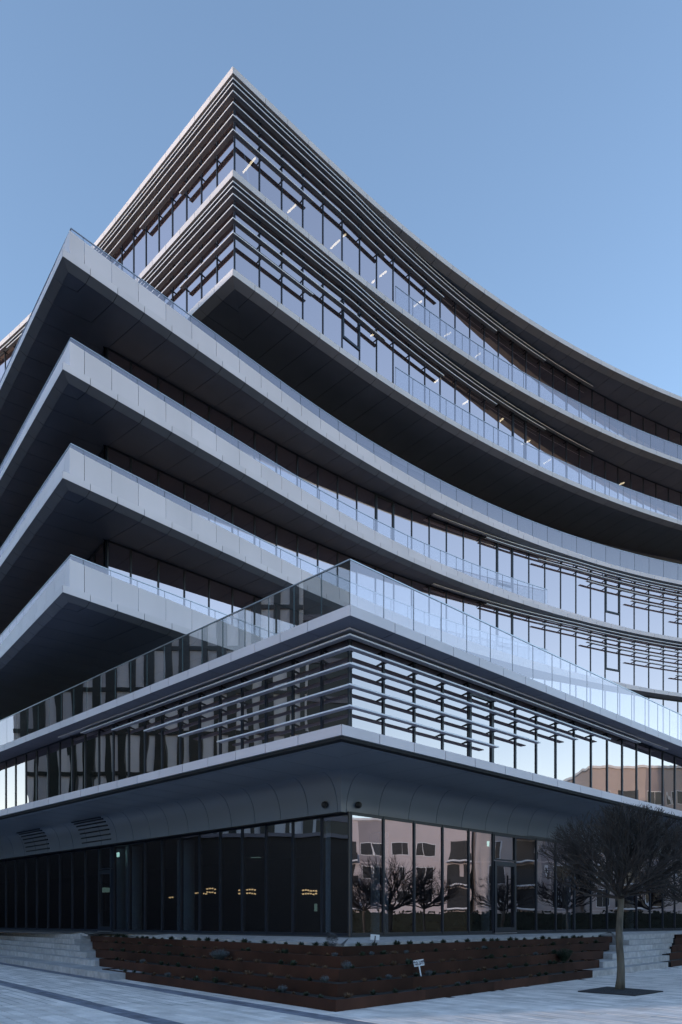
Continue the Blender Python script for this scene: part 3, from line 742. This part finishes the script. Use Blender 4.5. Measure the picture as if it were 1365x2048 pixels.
def trunk_mesh(h, r0, r1, lean=.02):
    m = MB(); n = 9
    pts = [Vector((lean*sin(i*.9), lean*.5*cos(i*1.3)-lean*.5, h*i/n)) for i in range(n+1)]
    rad = [r0*(1.28 if i == 0 else 1.08 if i == 1 else 1)*(1-i/n)+r1*i/n for i in range(n+1)]; rad[-1] = r1*1.25
    m.tube(pts, rad, 16); me = bpy.data.meshes.new('trunk'); me.from_pydata(m.v, [], m.f)
    me.polygons.foreach_set('use_smooth', [True]*len(me.polygons)); me.materials.append(M['bark']); return me
def tree(p, crown, trunk, label, group=None, sc=1, rz=0, cat='tree'):
    t = thing('bare_tree', label, cat, p, group, rz); t.scale = (sc, sc, sc)
    for nm, me in (('trunk', trunk), ('crown', crown)):
        o = bpy.data.objects.new(nm, me); C.objects.link(o); o.parent = t
    return t
CR = crown_mesh(4, 2.0, 2.22, 4.34, prim=26, depth=5, dens=1.0)
TK = trunk_mesh(2.25, .092, .066)
tp = Vector((6.46, 18.0, 0))
tree(tp, CR, TK, 'bare ball-headed tree with a pale trunk in an iron grate', sc=1)
CR2 = crown_mesh(8, 1.9, 2.1, 4.2, prim=14, depth=4)
gt = thing('tree_grate', 'square dark iron grate at the foot of the bare tree', 'tree grate', (0, 0, 0))
qc = [bp(x, y, 0.0) for x, y in ((1156, 1984), (1214, 1975), (1327, 1984), (1271, 1992.5))]
cen = sum(qc, Vector())/4
nb = 18
for k in range(nb):
    a0, a1 = (k+.08)/nb, (k+.92)/nb
    e0, e1 = qc[0].lerp(qc[1], a0), qc[3].lerp(qc[2], a0); f0, f1 = qc[0].lerp(qc[1], a1), qc[3].lerp(qc[2], a1)
    v = [e0, e1, f1, f0]; v = [Vector((p.x, p.y, .004)) for p in v]+[Vector((p.x, p.y, .022)) for p in v]
    obj('grate_bar', v, [(4, 5, 6, 7), (0, 1, 5, 4), (1, 2, 6, 5), (2, 3, 7, 6), (3, 0, 4, 7), (3, 2, 1, 0)], M['grate'], gt)
m = MB(); v = [Vector((p.x, p.y, .003)) for p in qc]; m.add(v, [(0, 1, 2, 3)])
for i in range(4):
    a, b = qc[i], qc[(i+1) % 4]; ia, ib = a.lerp(cen, .05), b.lerp(cen, .05)
    vv = [(p.x, p.y, z) for z in (.003, .026) for p in (a, b, ib, ia)]
    m.add(vv, [(4, 5, 6, 7), (0, 1, 5, 4), (1, 2, 6, 5), (2, 3, 7, 6), (3, 0, 4, 7)])
m.build('grate_frame', M['grate'], gt)

# row of the same trees across the square: seen mirrored in the shopfront
def mirrorR(px, Yv):   # virtual point in the right-hand glass -> real place
    n = Vector((cos(R(45.1)), -sin(R(45.1)), 0)); p0 = Vector((*glR.P(0, 0), 0)); p = Vector(((px-682.5)/1554*Yv, Yv, 0)); return p-n*2*((p-p0).dot(n))
def mirrorL(px, Yv):
    n = Vector((-cos(R(44.9)), -sin(R(44.9)), 0)); p0 = Vector((*glR.P(0, 0), 0)); p = Vector(((px-682.5)/1554*Yv, Yv, 0)); return p-n*2*((p-p0).dot(n))
for k, (px, Yv, sc, wh) in enumerate(((728, 46, 1.08, 'nearest the corner'), (855, 42, 1.12, 'standing second'), (1005, 47, 1.1, 'standing third'), (1135, 40, 1.1, 'standing fourth'), (1300, 44, 1.1, 'standing last'))):
    p = mirrorR(px, Yv); tree((p.x, p.y, 0), CR2, TK, 'bare ball-headed tree mirrored in the shopfront, %s in its row' % wh, 'bare trees across the square', sc, k*1.3)
p = Vector((*FR.P(16.0, -4.2), 0))
tree((9.75, 21.6, 0), CR2, TK, 'bare ball-headed tree cut by the right picture edge', sc=1.0, rz=2)

# ---------------------------------------------------------------- surroundings seen in reflections
def block(name, label, x0, x1, y0, y1, h, face, mat, fl=3.0, bays=3.2, seed=1, bal=True):
    """apartment block; face 'x-' or 'x+' carries windows and balconies"""
    t = thing(name, label, 'building', ((x0+x1)/2, (y0+y1)/2, 0)); off = Vector(((x0+x1)/2, (y0+y1)/2, 0)); q = random.Random(seed)
    MB().box(x0-off.x, x1-off.x, y0-off.y, y1-off.y, 0, h).build('wall', mat, t)
    MB().box(x0-off.x-.2, x1-off.x+.2, y0-off.y-.2, y1-off.y+.2, h, h+.3).build('roof', M['stripe'], t)
    fx = (x0 if face == 'x-' else x1)-off.x; sg = -1 if face == 'x-' else 1
    n = int((y1-y0)/bays)
    for f in range(int(h/fl)):
        for b in range(n):
            yc = y0-off.y+(b+.5)*(y1-y0)/n; zb = f*fl+1.0; wv = q.choice((.55, .9, 1.1)); 
            if f == 0 and b % 4 == 2: MB().box(min(fx, fx+sg*.025), max(fx, fx+sg*.025), yc-1.45, yc+1.45, 3.0, h-.1).build('bay_panel', M['greyrender'], t)
            if bal and b % 4 == 1:
                MB().box(min(fx, fx+sg*.04), max(fx, fx+sg*.04), yc-1.3, yc+1.3, f*fl+.3, f*fl+2.7).build('window', M['win'], t)
                MB().box(min(fx, fx+sg*1.4), max(fx, fx+sg*1.4), yc-1.5, yc+1.5, f*fl+.0, f*fl+.18).build('balcony', M['stripe'], t)
                MB().box(min(fx+sg*1.35, fx+sg*1.4), max(fx+sg*1.35, fx+sg*1.4), yc-1.5, yc+1.5, f*fl+.2, f*fl+1.1).build('balcony_rail', M['win'], t)
            else:
                if q.random() < .07: continue
                hh_ = q.choice((1.5, 1.5, 2.1)); zb = zb if hh_ < 2 else zb-.6
                wn = MB().box(min(fx, fx+sg*.03), max(fx, fx+sg*.03), yc-wv-.08, yc+wv+.08, zb-.08, zb+hh_+.08).build('window', M['stripe'], t)
                MB().box(min(fx+sg*.03, fx+sg*.05), max(fx+sg*.03, fx+sg*.05), yc-wv, yc-.03, zb, zb+hh_).build('pane', M['win'], wn)
                MB().box(min(fx+sg*.03, fx+sg*.05), max(fx+sg*.03, fx+sg*.05), yc+.03, yc+wv, zb, zb+hh_).build('pane', M['win'], wn)
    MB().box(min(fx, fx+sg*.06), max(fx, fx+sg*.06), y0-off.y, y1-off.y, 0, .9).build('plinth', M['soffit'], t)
    for f in range(1, int(h/fl), 2): MB().box(min(fx, fx+sg*.05), max(fx, fx+sg*.05), y0-off.y, y1-off.y, f*fl-.1, f*fl+.05).build('string_course', M['plaster2'], t)
    return t
block('apartment_block', 'cream apartment block with balconies mirrored beside the corner', 80, 94, 15, 36, 14.6, 'x-', M['plaster2'], seed=2)
block('apartment_block', 'taller pink-cream apartment block mirrored behind the glass door', 78, 92, 37, 49, 17.5, 'x-', M['plaster'], seed=3)
block('apartment_block', 'tan apartment block mirrored in the first floor glass at right', 76, 92, 50, 105, 20.4, 'x-', M['plaster'], seed=5)
block('apartment_block', 'long grey block closing the far end of the mirrored street', 74, 88, 108, 170, 12, 'x-', M['plaster2'], seed=6, bal=False)
# dark hedge in front of them
rr = random.Random(9); m = MB()
for k in range(9500):
    y = rr.uniform(8, 150); z = rr.uniform(0, 2.7); p = Vector((66+rr.uniform(-.5, .5), y, z)); d = Vector((rr.uniform(-1, 1), rr.uniform(-1, 1), rr.uniform(-1, 1))).normalized()*.28; e = d.cross(Vector((1, .2, .1))).normalized()*.16
    m.add([p-e, p+e, p+d], [(0, 1, 2)])
m.box(65.7, 66.3, 8, 150, 0, 2.45)
h = m.build('hedge', M['hedge'], None); h['label'] = 'long dark clipped hedge mirrored along the foot of the shopfront'; h['category'] = 'hedge'
# striped office tower to the left of the square
tw = thing('striped_tower', 'office tower of black and pale upright stripes mirrored in the left glazing', 'building', (-57, 36.5, 0))
MB().box(-7, 6.6, -13.5, 12.5, 0, 36).build('wall', M['stripe'], tw)
yy = -13.2; k = 0
while yy < 12:
    w2 = (.85, .55, .95, .6)[k % 4]; MB().box(6.6, 6.95, yy, yy+w2, 0, 36).build('dark_strip', M['stripe_d'], tw); yy += w2+(.85, 1.1, .6, 1.0)[k % 4]; k += 1
for f in range(1, 10):
    MB().box(6.6, 6.8, -13.5, 12.5, f*3.7, f*3.7+.35).build('floor_band', M['stripe_d'], tw)

dk = thing('dark_office_block', 'dark glazed office block mirrored left of the podium corner', 'building', (-58, 4, 0))
MB().box(-8, 7, -8, 19.3, 0, 35).build('wall', M['stripe_d'], dk)  # raised to block the low sun from the left flank and plaza
for f in range(1, 9): MB().box(7, 7.15, -8, 19.3, f*3.6, f*3.6+.5).build('floor_band', M['soffit'], dk)
lw_ = thing('low_dark_pavilion', 'low dark pavilion in front of the striped tower mirrored in the left shopfront', 'building', (-44, 34, 0))
MB().box(-4, 2, -22, 75, 0, 8.3).build('wall', M['black'], lw_)
MB().box(-4.3, 2.3, -22.3, 75.3, 8.3, 8.6).build('roof', M['soffit'], lw_)

# the street behind the photographer closes the low sky
block('apartment_block', 'brick coloured apartment row behind the photographer, out of the picture', -62, 2, -62, -46, 17, 'x+', M['plaster'], seed=7, bal=False)
block('apartment_block', 'pale apartment row behind the photographer to the right, out of the picture', 10, 72, -60, -44, 15, 'x-', M['plaster2'], seed=8, bal=False)
